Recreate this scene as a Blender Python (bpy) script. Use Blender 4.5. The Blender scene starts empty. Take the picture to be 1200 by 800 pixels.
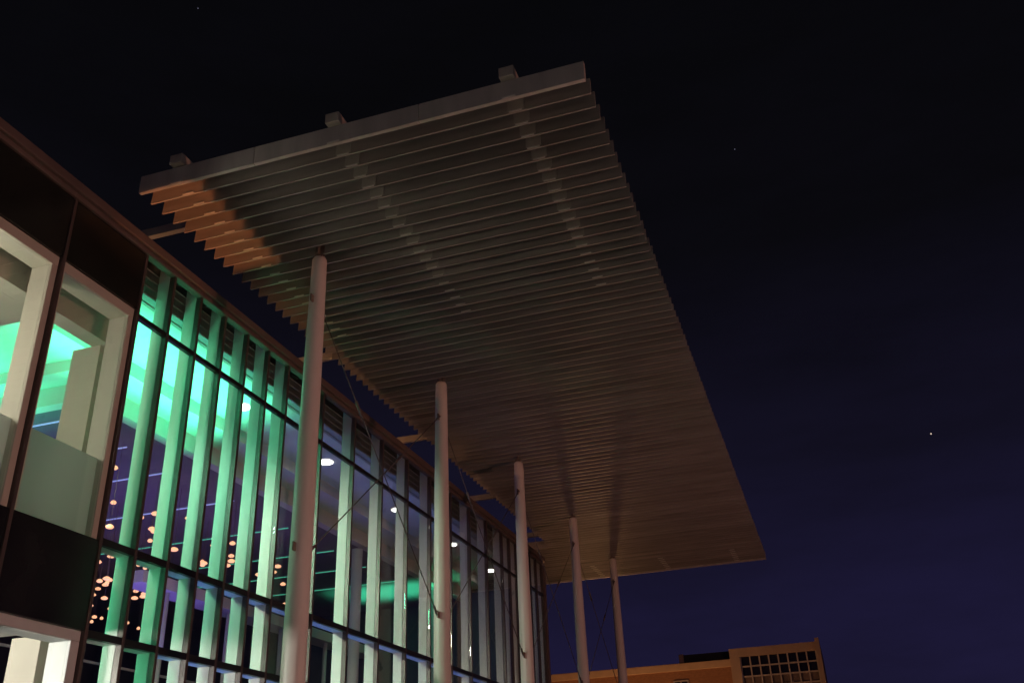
import bpy, bmesh, math, random
from mathutils import Matrix, Vector
random.seed(7)
S = bpy.context.scene
COL = S.collection
CAMZ = 1.6                      # eye height; heights below are given above the eye unless said otherwise
def Z(z): return z + CAMZ

# ------------------------------------------------------------------ materials
def new_mat(name):
    m = bpy.data.materials.new(name); m.use_nodes = True
    nt = m.node_tree
    b = nt.nodes['Principled BSDF']
    return m, nt, b
def paint(name, col, rough=0.5, var=0.12, scale=3.0, metal=0.0, bump=0.0, stretch=(1,1,1), each=0.0):
    m, nt, b = new_mat(name)
    tc = nt.nodes.new('ShaderNodeTexCoord'); mp = nt.nodes.new('ShaderNodeMapping')
    mp.inputs['Scale'].default_value = stretch
    n = nt.nodes.new('ShaderNodeTexNoise'); n.inputs['Scale'].default_value = scale; n.inputs['Detail'].default_value = 6
    nt.links.new(tc.outputs['Object'], mp.inputs['Vector']); nt.links.new(mp.outputs['Vector'], n.inputs['Vector'])
    r = nt.nodes.new('ShaderNodeValToRGB')
    c = Vector(col)
    r.color_ramp.elements[0].position = 0.3; r.color_ramp.elements[1].position = 0.7
    r.color_ramp.elements[0].color = (*(c*(1-var)), 1); r.color_ramp.elements[1].color = (*(c*(1+var)), 1)
    nt.links.new(n.outputs['Fac'], r.inputs['Fac']); nt.links.new(r.outputs['Color'], b.inputs['Base Color'])
    if each:                                     # every piece has its own patch of the noise and its own shade of paint
        oi = nt.nodes.new('ShaderNodeObjectInfo'); mu = nt.nodes.new('ShaderNodeMath'); mu.operation = 'MULTIPLY'; mu.inputs[1].default_value = 90
        nt.links.new(oi.outputs['Random'], mu.inputs[0]); nt.links.new(mu.outputs[0], mp.inputs['Location'])
        hs = nt.nodes.new('ShaderNodeHueSaturation'); mr = nt.nodes.new('ShaderNodeMapRange')
        mr.inputs['To Min'].default_value = 1-each; mr.inputs['To Max'].default_value = 1+each
        nt.links.new(oi.outputs['Random'], mr.inputs['Value']); nt.links.new(mr.outputs[0], hs.inputs['Value'])
        nt.links.new(r.outputs['Color'], hs.inputs['Color']); nt.links.new(hs.outputs['Color'], b.inputs['Base Color'])
    b.inputs['Roughness'].default_value = rough; b.inputs['Metallic'].default_value = metal
    if bump:
        bp = nt.nodes.new('ShaderNodeBump'); bp.inputs['Strength'].default_value = bump; bp.inputs['Distance'].default_value = 0.01
        nt.links.new(n.outputs['Fac'], bp.inputs['Height']); nt.links.new(bp.outputs['Normal'], b.inputs['Normal'])
    return m
def emit(name, col, s):
    m, nt, b = new_mat(name)
    b.inputs['Base Color'].default_value = (*col, 1)
    b.inputs['Emission Color'].default_value = (*col, 1); b.inputs['Emission Strength'].default_value = s
    return m
def glass(name, tint=(0.9, 0.93, 0.92), refl=1.0, rough=0.015):
    m, nt, b = new_mat(name); nt.nodes.remove(b)
    out = nt.nodes['Material Output']
    t = nt.nodes.new('ShaderNodeBsdfTransparent'); t.inputs['Color'].default_value = (*tint, 1)
    g = nt.nodes.new('ShaderNodeBsdfGlossy'); g.inputs['Roughness'].default_value = rough; g.inputs['Color'].default_value = (refl,)*3+(1,)
    lw = nt.nodes.new('ShaderNodeLayerWeight'); lw.inputs['Blend'].default_value = 0.5
    pw = nt.nodes.new('ShaderNodeMath'); pw.operation = 'POWER'; pw.inputs[1].default_value = 5.0
    f = nt.nodes.new('ShaderNodeMath'); f.operation = 'MULTIPLY_ADD'; f.inputs[1].default_value = 0.9; f.inputs[2].default_value = 0.035
    nt.links.new(lw.outputs['Facing'], pw.inputs[0]); nt.links.new(pw.outputs[0], f.inputs[0])
    mx = nt.nodes.new('ShaderNodeMixShader')
    nt.links.new(f.outputs[0], mx.inputs[0]); nt.links.new(t.outputs[0], mx.inputs[1]); nt.links.new(g.outputs[0], mx.inputs[2])
    nt.links.new(mx.outputs[0], out.inputs['Surface'])
    return m
def frosted(name):
    m, nt, b = new_mat(name); nt.nodes.remove(b)
    out = nt.nodes['Material Output']
    t = nt.nodes.new('ShaderNodeBsdfTransparent'); t.inputs['Color'].default_value = (0.85, 0.9, 0.88, 1)
    tl = nt.nodes.new('ShaderNodeBsdfTranslucent'); tl.inputs['Color'].default_value = (0.86, 0.87, 0.86, 1)
    d = nt.nodes.new('ShaderNodeBsdfDiffuse'); d.inputs['Color'].default_value = (0.72, 0.73, 0.72, 1)
    a = nt.nodes.new('ShaderNodeMixShader'); a.inputs[0].default_value = 0.55
    nt.links.new(tl.outputs[0], a.inputs[1]); nt.links.new(d.outputs[0], a.inputs[2])
    c = nt.nodes.new('ShaderNodeMixShader'); c.inputs[0].default_value = 0.86
    nt.links.new(t.outputs[0], c.inputs[1]); nt.links.new(a.outputs[0], c.inputs[2])
    nt.links.new(c.outputs[0], out.inputs['Surface'])
    return m
def brick(name, c1, c2, mortar):
    m, nt, b = new_mat(name)
    tc = nt.nodes.new('ShaderNodeTexCoord'); mp = nt.nodes.new('ShaderNodeMapping')
    mp.inputs['Rotation'].default_value = (math.radians(90), 0, 0)
    bt = nt.nodes.new('ShaderNodeTexBrick'); bt.inputs['Scale'].default_value = 4.5
    bt.inputs['Color1'].default_value = (*c1, 1); bt.inputs['Color2'].default_value = (*c2, 1); bt.inputs['Mortar'].default_value = (*mortar, 1)
    bt.inputs['Mortar Size'].default_value = 0.012
    nt.links.new(tc.outputs['Object'], mp.inputs['Vector']); nt.links.new(mp.outputs['Vector'], bt.inputs['Vector'])
    nt.links.new(bt.outputs['Color'], b.inputs['Base Color']); b.inputs['Roughness'].default_value = 0.85
    return m

M = dict(
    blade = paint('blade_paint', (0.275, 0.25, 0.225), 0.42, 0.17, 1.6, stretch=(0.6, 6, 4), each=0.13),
    fascia = paint('fascia_paint', (0.46, 0.42, 0.39), 0.4, 0.16, 1.6, bump=0.08, stretch=(2.5, 1, 0.4), each=0.07),
    beam = paint('beam_paint', (0.42, 0.38, 0.33), 0.45, 0.1, 4),
    clip = paint('clip_zinc', (0.62, 0.60, 0.55), 0.35, 0.06, 9),
    plate = paint('plate_paint', (0.38, 0.355, 0.31), 0.42, 0.1, 4),
    column = paint('column_paint', (0.74, 0.67, 0.62), 0.38, 0.07, 2.0, bump=0.06, stretch=(1, 1, 0.25), each=0.04),
    dark_steel = paint('dark_steel', (0.19, 0.14, 0.115), 0.4, 0.2, 6),
    rod = paint('rod_steel', (0.13, 0.11, 0.10), 0.5, 0.15, 8, metal=0.1),
    frame = paint('frame_bronze', (0.10, 0.078, 0.073), 0.38, 0.12, 5, metal=0.2),
    coping = paint('coping_metal', (0.17, 0.125, 0.11), 0.42, 0.1, 2.5, metal=0.15, bump=0.04),
    transom = paint('transom_black', (0.012, 0.012, 0.013), 0.4, 0.2, 5),
    ledge = paint('ledge_white', (0.62, 0.63, 0.62), 0.45, 0.05, 3),
    fin = paint('fin_white', (0.66, 0.66, 0.63), 0.5, 0.06, 2.5, stretch=(1, 1, 0.15), each=0.07),
    spandrel = paint('spandrel_black', (0.016, 0.017, 0.014), 0.22, 0.35, 1.4, bump=0.03, each=0.2),
    jamb = paint('jamb_beige', (0.58, 0.54, 0.46), 0.55, 0.05, 2),
    lower_ceiling = paint('lower_ceiling', (0.17, 0.16, 0.19), 0.7, 0.1, 1.2),
    plaster = paint('plaster', (0.62, 0.61, 0.58), 0.8, 0.06, 1.5),
    pale_wall = paint('pale_wall', (0.55, 0.50, 0.42), 0.8, 0.06, 1.5),
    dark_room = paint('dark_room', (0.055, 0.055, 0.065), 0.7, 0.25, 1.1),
    dark_slat = paint('dark_slat', (0.30, 0.31, 0.29), 0.5, 0.15, 3),
    roof = paint('roof_felt', (0.06, 0.06, 0.06), 0.9, 0.2, 1.5),
    post = paint('post_paint', (0.6, 0.58, 0.58), 0.45, 0.06, 2),
    glass = glass('clear_glass'),
    frosted = frosted('frosted_glass'),
    downlight = emit('downlight_lens', (1.0, 0.93, 0.86), 9.0),
    tube = emit('tube_light', (0.45, 0.50, 0.95), 0.55),
    tube_green = emit('tube_green', (0.15, 0.85, 0.55), 0.4),
    bulb = emit('pendant_glow', (1.0, 0.46, 0.25), 1.5),
    star = emit('star_glow', (1.0, 0.78, 0.62), 0.9),
    star_dim = emit('star_dim', (0.8, 0.8, 1.0), 0.10),
    brick = brick('orange_brick', (0.33, 0.15, 0.07), (0.26, 0.11, 0.05), (0.30, 0.22, 0.16)),
    stone = paint('parapet_stone', (0.52, 0.36, 0.23), 0.8, 0.1, 1.5),
    tower = paint('tower_render', (0.42, 0.30, 0.22), 0.8, 0.1, 0.8),
    muntin = paint('muntin', (0.42, 0.36, 0.33), 0.5, 0.06, 3),
    dark_glass = paint('dark_window', (0.012, 0.012, 0.014), 0.12, 0.3, 1.0),
    pink_pane = paint('pinkish_window', (0.12, 0.085, 0.075), 0.6, 0.5, 1.3),  # lower grid panes, lighter and more pinkish than the top ones
    louvre = paint('plant_louvre', (0.03, 0.028, 0.027), 0.6, 0.2, 3),
    paving = None,
)
# paving: slabs with joints
def paving():
    m, nt, b = new_mat('plaza_paving')
    tc = nt.nodes.new('ShaderNodeTexCoord')
    bt = nt.nodes.new('ShaderNodeTexBrick'); bt.inputs['Scale'].default_value = 1.2
    bt.inputs['Color1'].default_value = (0.20, 0.19, 0.18, 1); bt.inputs['Color2'].default_value = (0.16, 0.155, 0.15, 1)
    bt.inputs['Mortar'].default_value = (0.08, 0.08, 0.08, 1); bt.inputs['Mortar Size'].default_value = 0.01
    nt.links.new(tc.outputs['Object'], bt.inputs['Vector']); nt.links.new(bt.outputs['Color'], b.inputs['Base Color'])
    b.inputs['Roughness'].default_value = 0.8
    return m
M['paving'] = paving()

# ------------------------------------------------------------------ mesh helpers
class MB:
    def __init__(s): s.bm = bmesh.new()
    def box(s, x0, x1, y0, y1, z0, z1, mi=0):
        vs = [s.bm.verts.new(v) for v in ((x0,y0,z0),(x1,y0,z0),(x1,y1,z0),(x0,y1,z0),(x0,y0,z1),(x1,y0,z1),(x1,y1,z1),(x0,y1,z1))]
        for f in ((3,2,1,0),(4,5,6,7),(0,1,5,4),(1,2,6,5),(2,3,7,6),(3,0,4,7)):
            s.bm.faces.new([vs[i] for i in f]).material_index = mi
        return s
    def prism_x(s, prof, x0, x1, mi=0):          # profile in (y, z), swept along x
        a = [s.bm.verts.new((x0, y, z)) for y, z in prof]; b = [s.bm.verts.new((x1, y, z)) for y, z in prof]
        n = len(prof)
        for i in range(n): s.bm.faces.new((a[i], a[(i+1) % n], b[(i+1) % n], b[i])).material_index = mi
        s.bm.faces.new(a[::-1]); s.bm.faces.new(b)
        return s
    def prism_y(s, prof, y0, y1, mi=0):          # profile in (x, z), swept along y
        a = [s.bm.verts.new((x, y0, z)) for x, z in prof]; b = [s.bm.verts.new((x, y1, z)) for x, z in prof]
        n = len(prof)
        for i in range(n): s.bm.faces.new((a[i], a[(i+1) % n], b[(i+1) % n], b[i])).material_index = mi
        s.bm.faces.new(a[::-1]); s.bm.faces.new(b)
        return s
    def lathe(s, prof, seg=24, c=(0,0,0), mi=0):   # prof: (r, z)
        rings = []
        for r, z in prof:
            rings.append([s.bm.verts.new((c[0]+r*math.cos(2*math.pi*i/seg), c[1]+r*math.sin(2*math.pi*i/seg), c[2]+z)) for i in range(seg)])
        for a, b in zip(rings, rings[1:]):
            for i in range(seg):
                f = s.bm.faces.new((a[i], a[(i+1) % seg], b[(i+1) % seg], b[i])); f.material_index = mi; f.smooth = True
        s.bm.faces.new(rings[0][::-1]).material_index = mi; s.bm.faces.new(rings[-1]).material_index = mi
        return s
    def tube(s, p0, p1, r, seg=8, mi=0):
        p0, p1 = Vector(p0), Vector(p1); d = (p1-p0).normalized()
        u = d.cross(Vector((0,0,1)) if abs(d.z) < 0.95 else Vector((1,0,0))).normalized(); v = d.cross(u)
        rg = [[s.bm.verts.new(p + (u*math.cos(2*math.pi*i/seg)+v*math.sin(2*math.pi*i/seg))*r) for i in range(seg)] for p in (p0, p1)]
        for i in range(seg):
            f = s.bm.faces.new((rg[0][i], rg[0][(i+1) % seg], rg[1][(i+1) % seg], rg[1][i])); f.smooth = True; f.material_index = mi
        s.bm.faces.new(rg[0][::-1]).material_index = mi; s.bm.faces.new(rg[1]).material_index = mi
        return s
    def build(s, name, mat, parent=None, loc=(0,0,0), bevel=0.0):
        bmesh.ops.recalc_face_normals(s.bm, faces=s.bm.faces[:])
        me = bpy.data.meshes.new(name); s.bm.to_mesh(me); s.bm.free()
        for m in (mat if isinstance(mat, (list, tuple)) else [mat]): me.materials.append(m)
        o = bpy.data.objects.new(name, me); COL.objects.link(o); o.location = loc
        if parent: o.parent = parent
        if bevel:
            md = o.modifiers.new('bevel', 'BEVEL'); md.width = bevel; md.segments = 2; md.limit_method = 'ANGLE'
        return o
def tag(o, label=None, cat=None, group=None, kind=None):
    if label: o['label'] = label
    if cat: o['category'] = cat
    if group: o['group'] = group
    if kind: o['kind'] = kind
    return o
def empty(name, loc, label=None, cat=None, group=None):
    o = bpy.data.objects.new(name, None); COL.objects.link(o); o.location = loc; o.empty_display_size = 0.3
    return tag(o, label, cat, group)
def copy_tree(o, parent=None):
    c = o.copy(); COL.objects.link(c); c.parent = parent
    for ch in list(o.children): copy_tree(ch, c)
    return c
def light(name, kind, loc, energy, col, target=None, **kw):
    l = bpy.data.lights.new(name, kind); l.energy = energy; l.color = col
    for k, v in kw.items(): setattr(l, k, v)
    o = bpy.data.objects.new(name, l); COL.objects.link(o); o.location = (loc[0], loc[1], Z(loc[2]))
    if target is not None:
        d = Vector((target[0]-loc[0], target[1]-loc[1], target[2]-loc[2]))
        o.rotation_euler = d.to_track_quat('-Z', 'Y').to_euler()
    return o

# ------------------------------------------------------------------ camera
F = 1110.489
R = ((0.9486395913562482, 0.31410005290940046, -0.03773701728757059),
     (0.17579711616723254, -0.4242118964252279, 0.8883353200670321),
     (-0.2630176793653521, 0.8493441138276191, 0.457642083562735))
cam = bpy.data.cameras.new('camera'); co = bpy.data.objects.new('camera', cam); COL.objects.link(co)
cam.sensor_width = 36; cam.lens = F/1200*36; cam.clip_end = 12000; cam.clip_start = 0.1
mw = Matrix(((R[0][0], R[1][0], -R[2][0], 0), (R[0][1], R[1][1], -R[2][1], 0), (R[0][2], R[1][2], -R[2][2], CAMZ), (0,0,0,1)))
co.matrix_world = mw; S.camera = co
def raydir(px, py):                              # world direction of a photo pixel, for the stars far away
    a, b = (px-600)/F, -(py-400)/F
    return Vector([R[0][i]*a + R[1][i]*b + R[2][i] for i in range(3)]).normalized()

# ------------------------------------------------------------------ ground
g = MB()
n = 24
for i in range(n):
    for j in range(n):
        pass
gv = [g.bm.verts.new(v) for v in ((-900,-900,0),(900,-900,0),(900,900,0),(-900,900,0))]
g.bm.faces.new(gv)
tag(g.build('ground', M['paving']), 'stone slab paving of the plaza below the canopy', None, None, 'structure')

# ------------------------------------------------------------------ the glass building
FX = -8.0                                        # facade plane
B = empty('glass_building', (FX, 18, 0), 'glass fronted building glowing green inside behind white vertical fins', 'building')
def part(mb, name, mat, parent=None, bevel=0.0):
    o = mb.build(name, mat, parent or B, (8.0, -18, 0), bevel) if (parent is None) else mb.build(name, mat, parent, (0,0,0), bevel)
    return o
Y0, YE = 8.98, 27.83
mull = [4.72, 6.16, 7.60] + [Y0 + 0.632*i for i in range(6)] 
yw0 = Y0 + 0.632*6
mull += [yw0 + 1.252*i for i in range(9)]
yn0 = yw0 + 1.252*9
mull += [yn0 + 0.632*i for i in range(6)]
mull.append(YE)
ROOF, TOPG, T1, T2, T3, T4 = 7.40, 7.20, 6.26, 3.22, 2.16, 0.35
# coping and the end frame
part(MB().box(-8.055, -7.88, -6, YE+0.10, Z(7.27), Z(7.40)).box(-8.05, -7.93, -6, YE+0.06, Z(7.20), Z(7.27)), 'coping', M['coping'], bevel=0.012)
part(MB().box(-8.22, -7.90, YE+0.032, YE+0.14, 0, Z(7.158)), 'end_post', M['coping'], bevel=0.01)
# mullions: bronze cap outside, thin web inside
for y in mull:
    w = 0.025
    part(MB().box(-8.04, -7.955, y-w, y+w, 0.02, Z(7.197)), 'mullion', M['frame'], bevel=0.006)
# transoms
for z in (T1, T2, T3, T4):
    h = 0.042 if z in (T2, T3) else 0.032
    part(MB().box(-8.035, -7.962, Y0+0.034, YE-0.034, Z(z)-h, Z(z)+h), 'transom', M['transom'], bevel=0.004)
# panes, white ledges and fins
rows = [(0.02, Z(T4)-0.036), (Z(T4)+0.036, Z(T3)-0.036), (Z(T3)+0.036, Z(T2)-0.036), (Z(T2)+0.036, Z(T1)-0.036), (Z(T1)+0.036, Z(7.195))]
bays = [(a, b) for a, b in zip(mull, mull[1:]) if a > Y0-0.01]
for a, b in bays:
    w = MB()
    for z0, z1 in rows: w.box(-7.995, -7.98, a+0.033, b-0.033, z0, z1)
    part(w, 'window', M['glass'])
    for z in (T2, T3):
        part(MB().box(-8.222, -8.037, a+0.028, b-0.028, Z(z)-0.036, Z(z)+0.03), 'ledge', M['ledge'])
for y in [m for m in mull if m >= Y0-0.01]:
    part(MB().box(-8.225, -8.042, y-0.026, y+0.026, 0.05, Z(7.395)), 'fin', M['fin'], bevel=0.004)
# clerestory louvres behind the top row
for z in (6.86, 6.99, 7.12, 7.25):
    part(MB().prism_y([(-8.255, Z(z)), (-8.255, Z(z)+0.018), (-8.425, Z(z)+0.055), (-8.425, Z(z)+0.037)], Y0+0.03, YE-0.13), 'louvre_slat', M['dark_slat'])
part(MB().box(-8.47, -8.43, Y0+0.03, YE-0.13, Z(6.875), Z(7.395)), 'blind_box', M['dark_slat'])

# left, solid part of the facade: black panels, deep window reveals, frosted guards
lb = [(a, b) for a, b in zip(mull, mull[1:]) if b < Y0+0.01]
for a, b in lb:
    part(MB().box(-8.02, -7.965, a+0.034, b-0.034, Z(6.34), Z(7.197)), 'top_panel', M['spandrel'], bevel=0.006)
    part(MB().box(-8.02, -7.965, a+0.034, b-0.034, Z(2.18), Z(3.22)), 'spandrel_panel', M['spandrel'], bevel=0.006)
    r = MB()                                     # reveal: lintel and two jambs of one window
    r.box(-8.30, -8.00, a+0.034, b-0.034, Z(6.20), Z(6.337))
    r.box(-8.30, -8.00, b-0.125, b-0.034, Z(3.23), Z(6.198)); r.box(-8.30, -8.00, a+0.034, a+0.085, Z(3.23), Z(6.198))
    part(r, 'window_frame', M['jamb'], bevel=0.006)
    part(MB().box(-8.05, -8.035, a+0.087, b-0.127, Z(3.23), Z(6.196)), 'window', M['glass'])
    part(MB().box(-8.12, -8.10, a+0.087, b-0.127, Z(3.23), Z(4.22)), 'frosted_guard', M['frosted'])
    r = MB()
    r.box(-8.30, -8.00, a+0.034, b-0.034, Z(2.06), Z(2.176))
    r.box(-8.30, -8.00, b-0.17, b-0.034, 0.02, Z(2.058)); r.box(-8.30, -8.00, a+0.034, a+0.11, 0.02, Z(2.058))
    part(r, 'window_frame', M['ledge'], bevel=0.006)
    part(MB().box(-8.05, -8.035, a+0.112, b-0.172, 0.02, Z(2.056)), 'window', M['glass'])
# facade left of the visible bays
part(MB().box(-8.25, -7.95, -6, 4.68, 0, Z(7.195)), 'wall', M['spandrel'])
# shell
part(MB().box(-24, -8.06, -6, YE+0.1, Z(7.40), Z(7.50)), 'roof', M['roof'])
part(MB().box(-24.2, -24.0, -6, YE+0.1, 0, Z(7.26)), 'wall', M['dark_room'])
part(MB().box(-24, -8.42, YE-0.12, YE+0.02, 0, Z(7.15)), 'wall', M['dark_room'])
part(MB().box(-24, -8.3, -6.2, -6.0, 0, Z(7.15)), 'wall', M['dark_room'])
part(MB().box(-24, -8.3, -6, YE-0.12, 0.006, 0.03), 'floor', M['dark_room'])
# upper ceiling in two steps, bulkhead, purple lower ceiling
part(MB().box(-9.80, -8.475, -6, YE-0.13, Z(6.87), Z(6.95)), 'ceiling', M['plaster'])
part(MB().box(-10.42, -9.802, -6, YE-0.13, Z(6.64), Z(6.90)), 'ceiling', M['plaster'])
part(MB().box(-10.62, -10.422, 11.2, YE-0.13, Z(6.32), Z(6.66)), 'bulkhead', M['plaster'])
part(MB().box(-16.0, -10.422, -6, 11.0, Z(6.64), Z(6.80)), 'ceiling', M['plaster'])
part(MB().box(-23.9, -10.43, 11.001, 11.198, Z(6.32), Z(6.80)), 'bulkhead', M['plaster'])
part(MB().box(-23.9, -16.002, -6, 11.0, Z(6.34), Z(6.80)), 'ceiling', M['lower_ceiling'])
part(MB().box(-23.9, -10.622, 11.2, YE-0.13, Z(6.34), Z(6.44)), 'ceiling', M['lower_ceiling'])
# first floor of the left rooms and its edge
part(MB().box(-23.9, -8.31, -5.9, 8.88, Z(2.20), Z(3.18)), 'floor_slab', M['plaster'])
# room furniture of the left bays: beige pier and boxed beam
part(MB().box(-9.05, -8.60, 9.10, 9.30, Z(3.2), Z(5.998)), 'pier', M['pale_wall'])
part(MB().box(-8.75, -8.50, 3.0, 9.28, Z(6.0), Z(6.45)), 'boxed_beam', M['pale_wall'])
part(MB().box(-9.60, -8.752, 3.0, 8.20, Z(6.0), Z(6.20)), 'ceiling', M['pale_wall'])
part(MB().box(-14.0, -9.805, 10.30, 10.50, Z(6.45), Z(6.638)), 'ceiling_beam', M['plaster'])
part(MB().box(-9.02, -8.60, 9.00, 9.20, 0.03, Z(2.195)), 'pier', M['pale_wall'])
# balcony at the back with rail
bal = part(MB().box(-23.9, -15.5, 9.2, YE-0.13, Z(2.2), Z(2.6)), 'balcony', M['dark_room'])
rl = MB()
rl.box(-15.62, -15.56, 9.2, YE-0.13, Z(3.62), Z(3.67))
for k in range(16): rl.box(-15.61, -15.57, 9.4+1.15*k, 9.44+1.15*k, Z(2.6), Z(3.62))
o = rl.build('guard_rail', M['post'], bal)
# interior columns
for (x, y, r, zt) in ((-10.55, 20.6, 0.13, 6.22), (-10.55, 25.6, 0.13, 6.22), (-13.6, 20.0, 0.06, 4.9), (-13.6, 22.4, 0.06, 4.9), (-13.6, 24.8, 0.06, 4.9), (-13.6, 17.6, 0.06, 4.9)):
    part(MB().lathe([(r, 0.03), (r, Z(zt))], 16, (x, y, 0)), 'interior_column', M['post'])
part(MB().box(-14.0, -13.4, 16.5, YE-0.2, Z(4.9), Z(5.15)), 'cross_beam', M['post'])

# ------------------------------------------------------------------ lamps inside (things of their own)
for i, y in enumerate((13.3, 16.4, 20.0, 23.4, 26.6)):
    d = MB().lathe([(0.15, 0.0), (0.15, 0.02)], 20, (0,0,-0.02)).lathe([(0.185, 0.002), (0.155, -0.028), (0.152, 0.002)], 20)
    o = MB().lathe([(0.15, -0.012), (0.15, 0.0)], 24)
    o = o.build('downlight', M['downlight'], None, (-9.2, y, Z(6.866)))
    d.bm.free()
    lab = ['round white ceiling downlight behind the glass left of the nearest column', 'round white ceiling downlight just right of the nearest column',
           'round white ceiling downlight left of the second column', 'round white ceiling downlight just right of the second column', 'smallest and farthest round ceiling downlight left of the third column'][i]
    tag(o, lab, 'ceiling light', 'downlights in the upper ceiling')
# thin tube lights across the purple ceiling
for i, y in enumerate((11.6, 13.0, 14.4, 16.4, 18.6, 20.8, 22.6, 24.4)):
    o = MB().box(-17.5, -11.3, -0.012, 0.012, -0.02, 0.0).build('tube_light', M['tube'] if y < 18 else M['tube_green'], None, (0, y, Z(6.335)))
    tag(o, 'thin line of light running inward across the dark lower ceiling behind the fins', 'tube light', 'tube lights across the lower ceiling')
# pendants
pm = None
def pendant_mesh(L):
    mb = MB()
    mb.lathe([(0.02, 0.045), (0.065, 0.03), (0.095, 0.0), (0.065, -0.025), (0.02, -0.03)], 12)
    mb.tube((0,0,0.05), (0,0,L), 0.004, 5, 1)
    return mb
cent = [(-11.3, 12.2), (-11.9, 14.4), (-11.6, 15.8), (-14.8, 17.4), (-15.6, 18.6), (-12.3, 17.3), (-12.6, 19.0), (-17.2, 20.2), (-13.6, 16.2)]
protos = {}
k = 0
for cx, cy in cent:
    for j in range(14):
        x, y = cx + random.gauss(0, 0.5), cy + random.gauss(0, 0.42)
        x = min(-11.2, x)
        q = random.choice((4.8, 5.1, 5.4, 5.65, 5.85))
        if q not in protos:
            o = pendant_mesh(6.335-q).build('pendant_lamp', [M['bulb'], M['dark_steel']]); protos[q] = o
        else:
            o = protos[q].copy(); COL.objects.link(o)
        o.location = (x, y, Z(q)); o.scale = (random.uniform(0.45, 0.95),)*2 + (1.0,); k += 1
        tag(o, 'small glowing warm pendant lamp in the cluster hanging behind the tall glass', 'pendant lamp', 'pendant lamps hanging in the hall')

# ------------------------------------------------------------------ canopy
H = 7.82
CXL, CXR, CY0, CY1 = -7.80, -1.57, 8.46, 33.1
C = empty('louvred_canopy', (-4.7, 20, Z(H)), 'huge flat white canopy of parallel louvre blades projecting from the glass building', 'canopy')
def cpart(mb, name, mat, bevel=0.0): return mb.build(name, mat, C, (4.7, -20, -Z(H)), bevel)
fx = [CXL, -6.03, -3.70, CXR]
for a, b in zip(fx, fx[1:]):
    cpart(MB().box(a+0.004, b-0.004, CY0-0.03, CY0+0.03, Z(H), Z(H)+0.275), 'fascia', M['fascia'], 0.006)
CXW, CYW = -13.5, 28.25
cpart(MB().box(CXW, CXR, CY1-0.03, CY1+0.03, Z(H), Z(H)+0.275), 'fascia', M['fascia'], 0.006)
NB = 98
pitch = (CY1-CY0)/(NB+1)
bl0 = None; bl1 = None
for i in range(NB):
    y = CY0 + pitch*(i+1)
    prof = [(-0.014, 0.0), (0.012, 0.0), (0.014, 0.02), (0.03, 0.25), (0.006, 0.25), (-0.010, 0.022)]
    if bl0 is None:
        bl0 = MB().prism_x(prof, CXL+4.7, CXR+4.7).build('blade', M['blade'], C, (0, y-20, 0))
    elif y > CYW and bl1 is None:
        bl1 = MB().prism_x(prof, CXW+4.7, CXR+4.7).build('blade', M['blade'], C, (0, y-20, 0))
    else:
        o = (bl1 or bl0).copy(); COL.objects.link(o); o.parent = C; o.location = (random.uniform(-0.006, 0.006), y-20 + random.uniform(-0.004, 0.004), random.uniform(-0.003, 0.003))
# beams over the blades, with saddle plates gripping each blade's lower edge
for bx in (-2.52, -4.87, -7.20):
    b = MB()
    b.box(bx-0.095, bx+0.095, CY0-0.11, CY1+0.1, Z(H)+0.283, Z(H)+0.43)
    o = cpart(b, 'beam', M['beam'], 0.008)
    s = MB()
    for i in [*range(20), *range(92, NB+1)]:
        y = CY0 + pitch*i
        o_ = 0.033 if i == 0 else 0.016
        s.box(bx-0.085, bx+0.085, y-o_-0.01, y-o_, Z(H)+0.006, Z(H)+0.026)
        if 0 < i < 15 and bx > -7: s.prism_x([(y-0.020, Z(H)+0.028), (y-0.014, Z(H)+0.028), (y+0.004, Z(H)+0.25), (y-0.004, Z(H)+0.25)], bx-0.105, bx+0.105, 1)
    st = cpart(s, 'saddle_plate', [M['clip'], M['plate']]); tag(st, kind='stuff')
# struts from the roof to the canopy
for y in (9.75, 14.45, 19.0, 23.8, 28.0):
    cpart(MB().box(-9.3, -7.30, y-0.05, y+0.05, Z(H)+0.30, Z(H)+0.44).box(-9.42, -9.3, y-0.14, y+0.14, Z(7.502), Z(H)+0.5), 'strut', M['beam'], 0.006)

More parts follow.
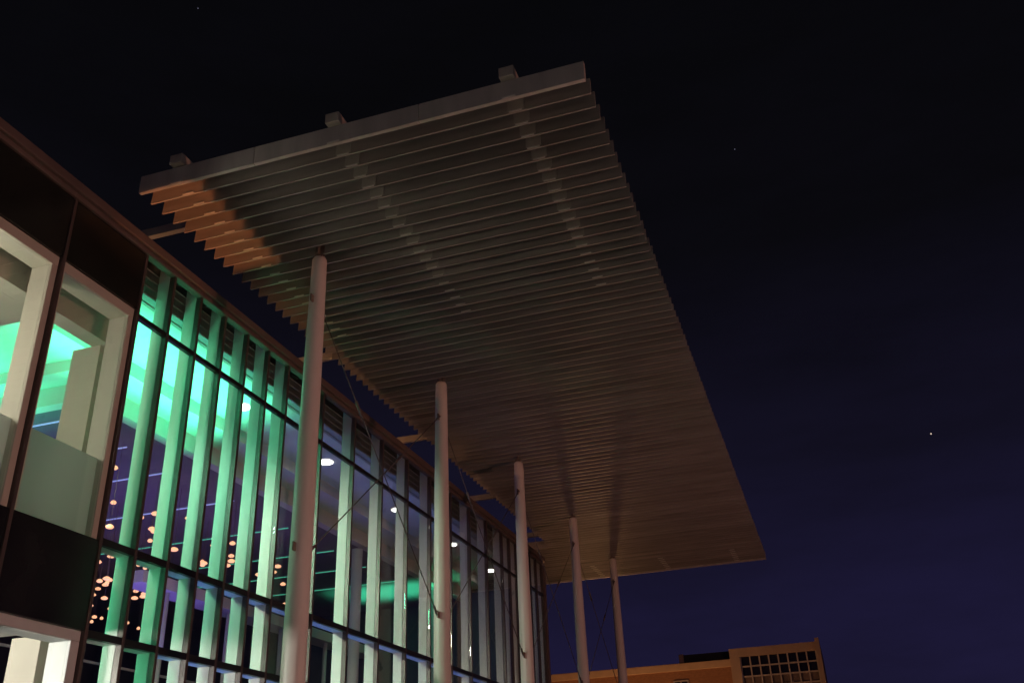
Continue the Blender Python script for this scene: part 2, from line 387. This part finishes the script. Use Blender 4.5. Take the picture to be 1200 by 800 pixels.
# ------------------------------------------------------------------ columns and brace rods
CX = -6.29
cy = [10.70, 15.55, 20.42, 25.4, 30.4]
ZLO, ZUP = 3.33, 7.0
names = ['nearest and largest tapered white steel column under the canopy, in front of the wide green bays', 'second white steel column from the left under the canopy',
         'middle white steel column of the five under the canopy', 'fourth white steel column, second farthest, standing against the navy sky', 'farthest and shortest looking white steel column, standing against the navy sky']
C0 = None
for i, y in enumerate(cy):
    if C0 is None:
        C0 = empty('steel_column', (CX, y, 0)); c = C0
        sh = MB().lathe([(0.155, 0.02), (0.158, 2.0), (0.152, Z(2.0)), (0.143, Z(4.0)), (0.128, Z(6.0)), (0.113, Z(7.50)), (0.108, Z(7.72)), (0.085, Z(7.765))], 32)
        sh.lathe([(0.1585, Z(0.9)), (0.1585, Z(0.9)+0.02)], 32).build('shaft', M['column'], C0)
        f = MB()
        f.box(-0.012, 0.012, -0.075, 0.075, Z(7.766), Z(H)+0.30)
        f.box(-0.075, 0.075, -0.012, 0.012, Z(7.767), Z(H)+0.299)
        f.box(-0.07, 0.07, -0.07, 0.07, Z(7.75), Z(7.778))
        for a in (-0.05, 0.05):
            f.tube((-0.03, a, Z(7.83)), (0.03, a, Z(7.83)), 0.014, 8).tube((a, -0.03, Z(7.81)), (a, 0.03, Z(7.81)), 0.014, 8)
        f.build('top_bracket', M['dark_steel'], C0)
        MB().lathe([(0.26, 0.004), (0.26, 0.03)], 24).build('base_plate', M['dark_steel'], C0)
        for z, s in ((ZLO, -1), (ZLO, 1), (ZUP, -1), (ZUP, 1)):
            r = 0.14 if z == ZLO else 0.114
            MB().box(-0.012, 0.012, min(s*(r-0.02), s*(r+0.075)), max(s*(r-0.02), s*(r+0.075)), Z(z)-0.06, Z(z)+0.06).build('lug', M['dark_steel'], C0, bevel=0.01)
    else:
        c = copy_tree(C0); c.location = (CX, y, 0)
    tag(c, names[i], 'column', 'white steel columns in a row carrying the canopy')
ords = ['first and second', 'second and third', 'third and fourth', 'fourth and fifth']
for i in range(4):
    a, b = cy[i], cy[i+1]
    for up in (1, 0):
        za, zb = (Z(ZLO), Z(ZUP)) if up else (Z(ZUP), Z(ZLO))
        dx = 0.028 if up else -0.028
        p0 = Vector((CX+dx, a+0.19, za + (0.03 if up else -0.03))); p1 = Vector((CX+dx, b-0.19, zb - (0.03 if up else -0.03)))
        m = MB().tube(p0, p1, 0.0095, 8)
        q = p0.lerp(p1, 0.30 if not up else 0.6); dd = (p1-p0).normalized()
        m.tube(q-dd*0.16, q+dd*0.16, 0.024, 8)
        m.tube(p0-dd*0.05, p0+dd*0.14, 0.022, 8); m.tube(p1-dd*0.14, p1+dd*0.05, 0.022, 8)
        o = m.build('brace_rod', M['rod'])
        tag(o, 'thin steel brace rod %s away from the viewer between the %s columns' % ('rising' if up else 'falling', ords[i]), 'brace rod', 'crossed brace rods between the canopy columns')

# ------------------------------------------------------------------ far brick building
D = empty('brick_building', (-9, 60, 0), 'distant orange lit brick building with a pale parapet and gridded stair tower', 'building')
def dpart(mb, name, mat, parent=None, bevel=0.0): return mb.build(name, mat, parent or D, (9, -60, 0) if parent is None else (0,0,0), bevel)
dpart(MB().box(-40, -5.84, 60, 72, 0, Z(8.12)), 'wall', M['brick'])
dpart(MB().box(-40.1, -5.2, 59.9, 72.1, Z(8.121), Z(8.55)), 'parapet', M['stone'], bevel=0.03)
dpart(MB().box(-8.72, -5.86, 61, 66, Z(8.552), Z(9.16)), 'plant_screen', M['louvre'])
dpart(MB().box(-9.0, -8.722, 60.9, 66, Z(8.552), Z(9.2)), 'screen_post', M['stone'])
t = MB()
t.box(-5.83, -5.26, 59.72, 68, 0, Z(8.118)).box(-5.83, -0.86, 59.722, 68, Z(8.60), Z(9.08)).box(-5.25, -0.86, 60.0, 67.9, 0, Z(8.598)).box(-5.83, -5.26, 59.721, 59.88, Z(8.12), Z(8.598))
dpart(t, 'tower_wall', M['tower'])
dpart(MB().box(-0.858, -0.62, 59.3, 68.2, 0, Z(9.22)), 'pilaster', M['tower'])
gw = MB().box(-5.22, -0.90, 59.90, 59.97, Z(7.45), Z(8.59)).box(-5.22, -0.90, 59.90, 59.97, Z(0.5), Z(7.449), 1)
gw = dpart(gw, 'grid_window', [M['dark_glass'], M['pink_pane']])
gm = MB()
nc, cw, rh = 8, (5.22-0.90)/8, 0.56
for c_ in range(nc+1): gm.box(-5.22+cw*c_-0.04, -5.22+cw*c_+0.04, 59.82, 59.90, Z(8.6)-rh*14, Z(8.597))
for r_ in range(1, 15): gm.box(-5.20, -0.92, 59.826, 59.894, Z(8.6)-rh*r_-0.04, Z(8.6)-rh*r_+0.04)
gm.build('muntins', M['muntin'], gw)
for wx in (-9.35, -13.6, -17.8):
    w = dpart(MB().box(wx+0.08, wx+0.84, 59.94, 59.98, Z(5.9), Z(7.50)), 'window', M['dark_glass'])
    f = MB().box(wx, wx+0.92, 59.92, 59.999, Z(7.502), Z(7.58)).box(wx, wx+0.078, 59.92, 59.999, Z(5.9), Z(7.50)).box(wx+0.842, wx+0.92, 59.92, 59.999, Z(5.9), Z(7.50)).box(wx+0.43, wx+0.49, 59.925, 59.999, Z(5.9), Z(7.5))
    f.build('frame', M['muntin'], w)

# ------------------------------------------------------------------ stars
for (px, py, r, mt, lab) in ((1091, 508, 2.0, 'star', 'brightest star, a warm point low in the right half of the sky'),
                             (861, 175, 1.8, 'star_dim', 'faint star in the dark sky right of the canopy top'),
                             (232, 10, 1.8, 'star_dim', 'faint star near the top left corner of the sky')):
    p = Vector((0, 0, CAMZ)) + raydir(px, py)*3000
    m = bmesh.new(); bmesh.ops.create_icosphere(m, subdivisions=2, radius=r)
    me = bpy.data.meshes.new('star'); m.to_mesh(me); m.free(); me.materials.append(M[mt])
    o = bpy.data.objects.new('star', me); COL.objects.link(o); o.location = p
    tag(o, lab, 'star')

# ------------------------------------------------------------------ light
GREEN = (0.08, 1.0, 0.46)
light('green_cove', 'AREA', (-9.45, 11.4, 5.75), 150, GREEN, (-9.46, 11.4, 7), shape='RECTANGLE', size=4.6, size_y=1.5, spread=math.radians(95))
light('green_cove', 'AREA', (-12.2, 9.3, 5.2), 105, GREEN, (-12.2, 9.35, 7), shape='RECTANGLE', size=2.4, size_y=3.5, spread=math.radians(120))
light('green_flood', 'SPOT', (-11.8, 9.6, 6.1), 330, GREEN, (-8.3, 13.6, 3.4), spot_size=math.radians(58), spot_blend=0.7, shadow_soft_size=0.25)
light('green_strip', 'AREA', (-8.45, 9.33, 3.6), 17, GREEN, (-8.40, 10.3, 3.6), shape='RECTANGLE', size=0.08, size_y=7.0, spread=math.radians(140))
light('mint_fill', 'SPOT', (-10.3, 9.42, 5.5), 330, (0.42, 1.0, 0.66), (-8.3, 12.0, 3.2), spot_size=math.radians(80), spot_blend=0.7, shadow_soft_size=0.2)  # added fill that brightens the nearer fins
light('white_flood', 'SPOT', (-12.2, 9.6, 5.8), 1500, (1.0, 0.88, 0.74), (-8.3, 15.5, 3.1), spot_size=math.radians(54), spot_blend=0.7, shadow_soft_size=0.25)
light('green_cove_far', 'AREA', (-12.0, 25.6, 5.7), 60, GREEN, (-12.0, 25.65, 7), shape='RECTANGLE', size=3.0, size_y=1.6, spread=math.radians(110))
light('purple_wash', 'AREA', (-13.5, 14.5, 3.6), 110, (0.27, 0.16, 1.0), (-13.4, 14.5, 7), shape='RECTANGLE', size=9.0, size_y=3.0)
light('white_room', 'AREA', (-12.5, 4.2, 1.78), 420, (1.0, 0.93, 0.84), (-8.3, 14, 1.7), size=0.3)
light('white_room_fill', 'POINT', (-10.5, 5.4, 1.70), 500, (1.0, 0.92, 0.82), shadow_soft_size=0.12)
light('beige_room', 'POINT', (-9.2, 5.6, 4.9), 165, (1.0, 0.87, 0.71), shadow_soft_size=0.3)
for y in (13.3, 16.4, 20.0, 23.4, 26.6):
    light('downlight_beam', 'SPOT', (-9.2, y, 6.80), 14, (1.0, 0.93, 0.86), (-9.2, y, 0), spot_size=math.radians(110), spot_blend=0.8, shadow_soft_size=0.12)
light('pendant_fill', 'POINT', (-12.6, 16.5, 4.2), 7, (1.0, 0.6, 0.42), shadow_soft_size=0.6)
light('blue_strip', 'AREA', (-8.5, 16.5, 0.9), 26, (0.12, 0.25, 1.0), (-8.3, 16.5, 3.2), shape='RECTANGLE', size=12.0, size_y=0.1, spread=math.radians(50))
# added unseen orange floodlight, its hood cut to shape the patch on the blades
LX, LY, LZ = -6.90, 4.20, -1.35
FL = empty('added_floodlight', (LX, LY, 0), 'unseen orange floodlight added to throw the patch on the canopy, its hood cut to shape it', 'floodlight')
hz = Z(LZ)+0.40
k = 0.40/(H-LZ)
ox0, ox1 = (-7.95-LX)*k, (-6.99-LX)*k
oy0, oy1 = (8.47-LY)*k, (10.75-LY)*k
hd = MB()
hd.box(-0.3, 0.3, -0.2, oy0, hz, hz+0.006).box(-0.3, 0.3, oy1, 0.6, hz, hz+0.006)
hd.box(-0.3, ox0, oy0+0.0005, oy1-0.0005, hz+0.0005, hz+0.0055).box(ox1, 0.3, oy0+0.0005, oy1-0.0005, hz+0.0005, hz+0.0055)
for a in ((-0.3, -0.29, -0.2, 0.6), (0.29, 0.3, -0.2, 0.6), (-0.2895, 0.2895, -0.2, -0.19), (-0.2895, 0.2895, 0.59, 0.6)): hd.box(*a, 0.02, hz-0.001)
hd.build('housing', M['dark_steel'], FL)
light('patch_lamp', 'SPOT', (LX, LY, LZ), 3200, (1.0, 0.30, 0.10), (LX-0.4, LY+5.3, H), spot_size=math.radians(60), spot_blend=0.2, shadow_soft_size=0.003)
# street lamps outside the frame
light('street_lamp', 'POINT', (14.0, 12.0, -0.2), 2600, (1.0, 0.41, 0.29), shadow_soft_size=0.25)
light('street_lamp', 'POINT', (8.0, -9.0, 0.2), 420, (1.0, 0.72, 0.56), shadow_soft_size=0.25)
light('street_lamp', 'POINT', (-12.0, 53.0, -0.5), 1700, (1.0, 0.47, 0.18), shadow_soft_size=0.3)
for y, p in ((0.0, 78), (3.8, 84), (10.0, 60), (17.0, 26), (24.0, 10)):  # added fill from below, standing in for light bounced off the paving
    light('soffit_fill', 'POINT', (1.0, y, -1.45), p, (1.0, 0.84, 0.78), shadow_soft_size=0.1)
for y, p in ((11.0, 110), (18.0, 70), (25.0, 25)):
    light('roof_lamp', 'POINT', (-10.6, y, 7.62), p, (1.0, 0.45, 0.18), shadow_soft_size=0.05)

# ------------------------------------------------------------------ night sky
w = bpy.data.worlds.new('World'); S.world = w; w.use_nodes = True
nt = w.node_tree; bg = nt.nodes['Background']
tc = nt.nodes.new('ShaderNodeTexCoord'); sx = nt.nodes.new('ShaderNodeSeparateXYZ'); rp = nt.nodes.new('ShaderNodeValToRGB')
nt.links.new(tc.outputs['Generated'], sx.inputs[0]); nt.links.new(sx.outputs['Z'], rp.inputs['Fac'])
e = rp.color_ramp.elements
e[0].position = 0.0; e[0].color = (0.0135, 0.0112, 0.0410, 1)
e[1].position = 0.75; e[1].color = (0.0022, 0.0022, 0.0031, 1)
for p_, c_ in ((0.16, (0.0115, 0.0095, 0.0360, 1)), (0.32, (0.0066, 0.0057, 0.0160, 1)), (0.52, (0.0030, 0.0028, 0.0046, 1))):
    x = e.new(p_); x.color = c_
mp = nt.nodes.new('ShaderNodeMapping'); mp.inputs['Scale'].default_value = (1.0, 1.0, 4.0)
no = nt.nodes.new('ShaderNodeTexNoise'); no.inputs['Scale'].default_value = 3.2; no.inputs['Detail'].default_value = 5; no.inputs['Roughness'].default_value = 0.6
cr = nt.nodes.new('ShaderNodeValToRGB')         # thin, barely lit cloud
cr.color_ramp.elements[0].position = 0.40; cr.color_ramp.elements[0].color = (1, 1, 1, 1)
cr.color_ramp.elements[1].position = 0.68; cr.color_ramp.elements[1].color = (0.80, 0.81, 0.74, 1)
mm = nt.nodes.new('ShaderNodeMix'); mm.data_type = 'RGBA'; mm.blend_type = 'MULTIPLY'; mm.inputs[0].default_value = 1.0
nt.links.new(tc.outputs['Generated'], mp.inputs['Vector']); nt.links.new(mp.outputs['Vector'], no.inputs['Vector']); nt.links.new(no.outputs['Fac'], cr.inputs['Fac'])
nt.links.new(rp.outputs['Color'], mm.inputs[6]); nt.links.new(cr.outputs['Color'], mm.inputs[7])
nt.links.new(mm.outputs[2], bg.inputs['Color']); bg.inputs['Strength'].default_value = 1.0

S.view_settings.view_transform = 'Standard'; S.view_settings.look = 'None'; S.view_settings.exposure = 0; S.view_settings.gamma = 1
S.cycles.max_bounces = 6; S.cycles.transparent_max_bounces = 16
S.cycles.use_denoising = True
S.cycles.sample_clamp_indirect = 3.0
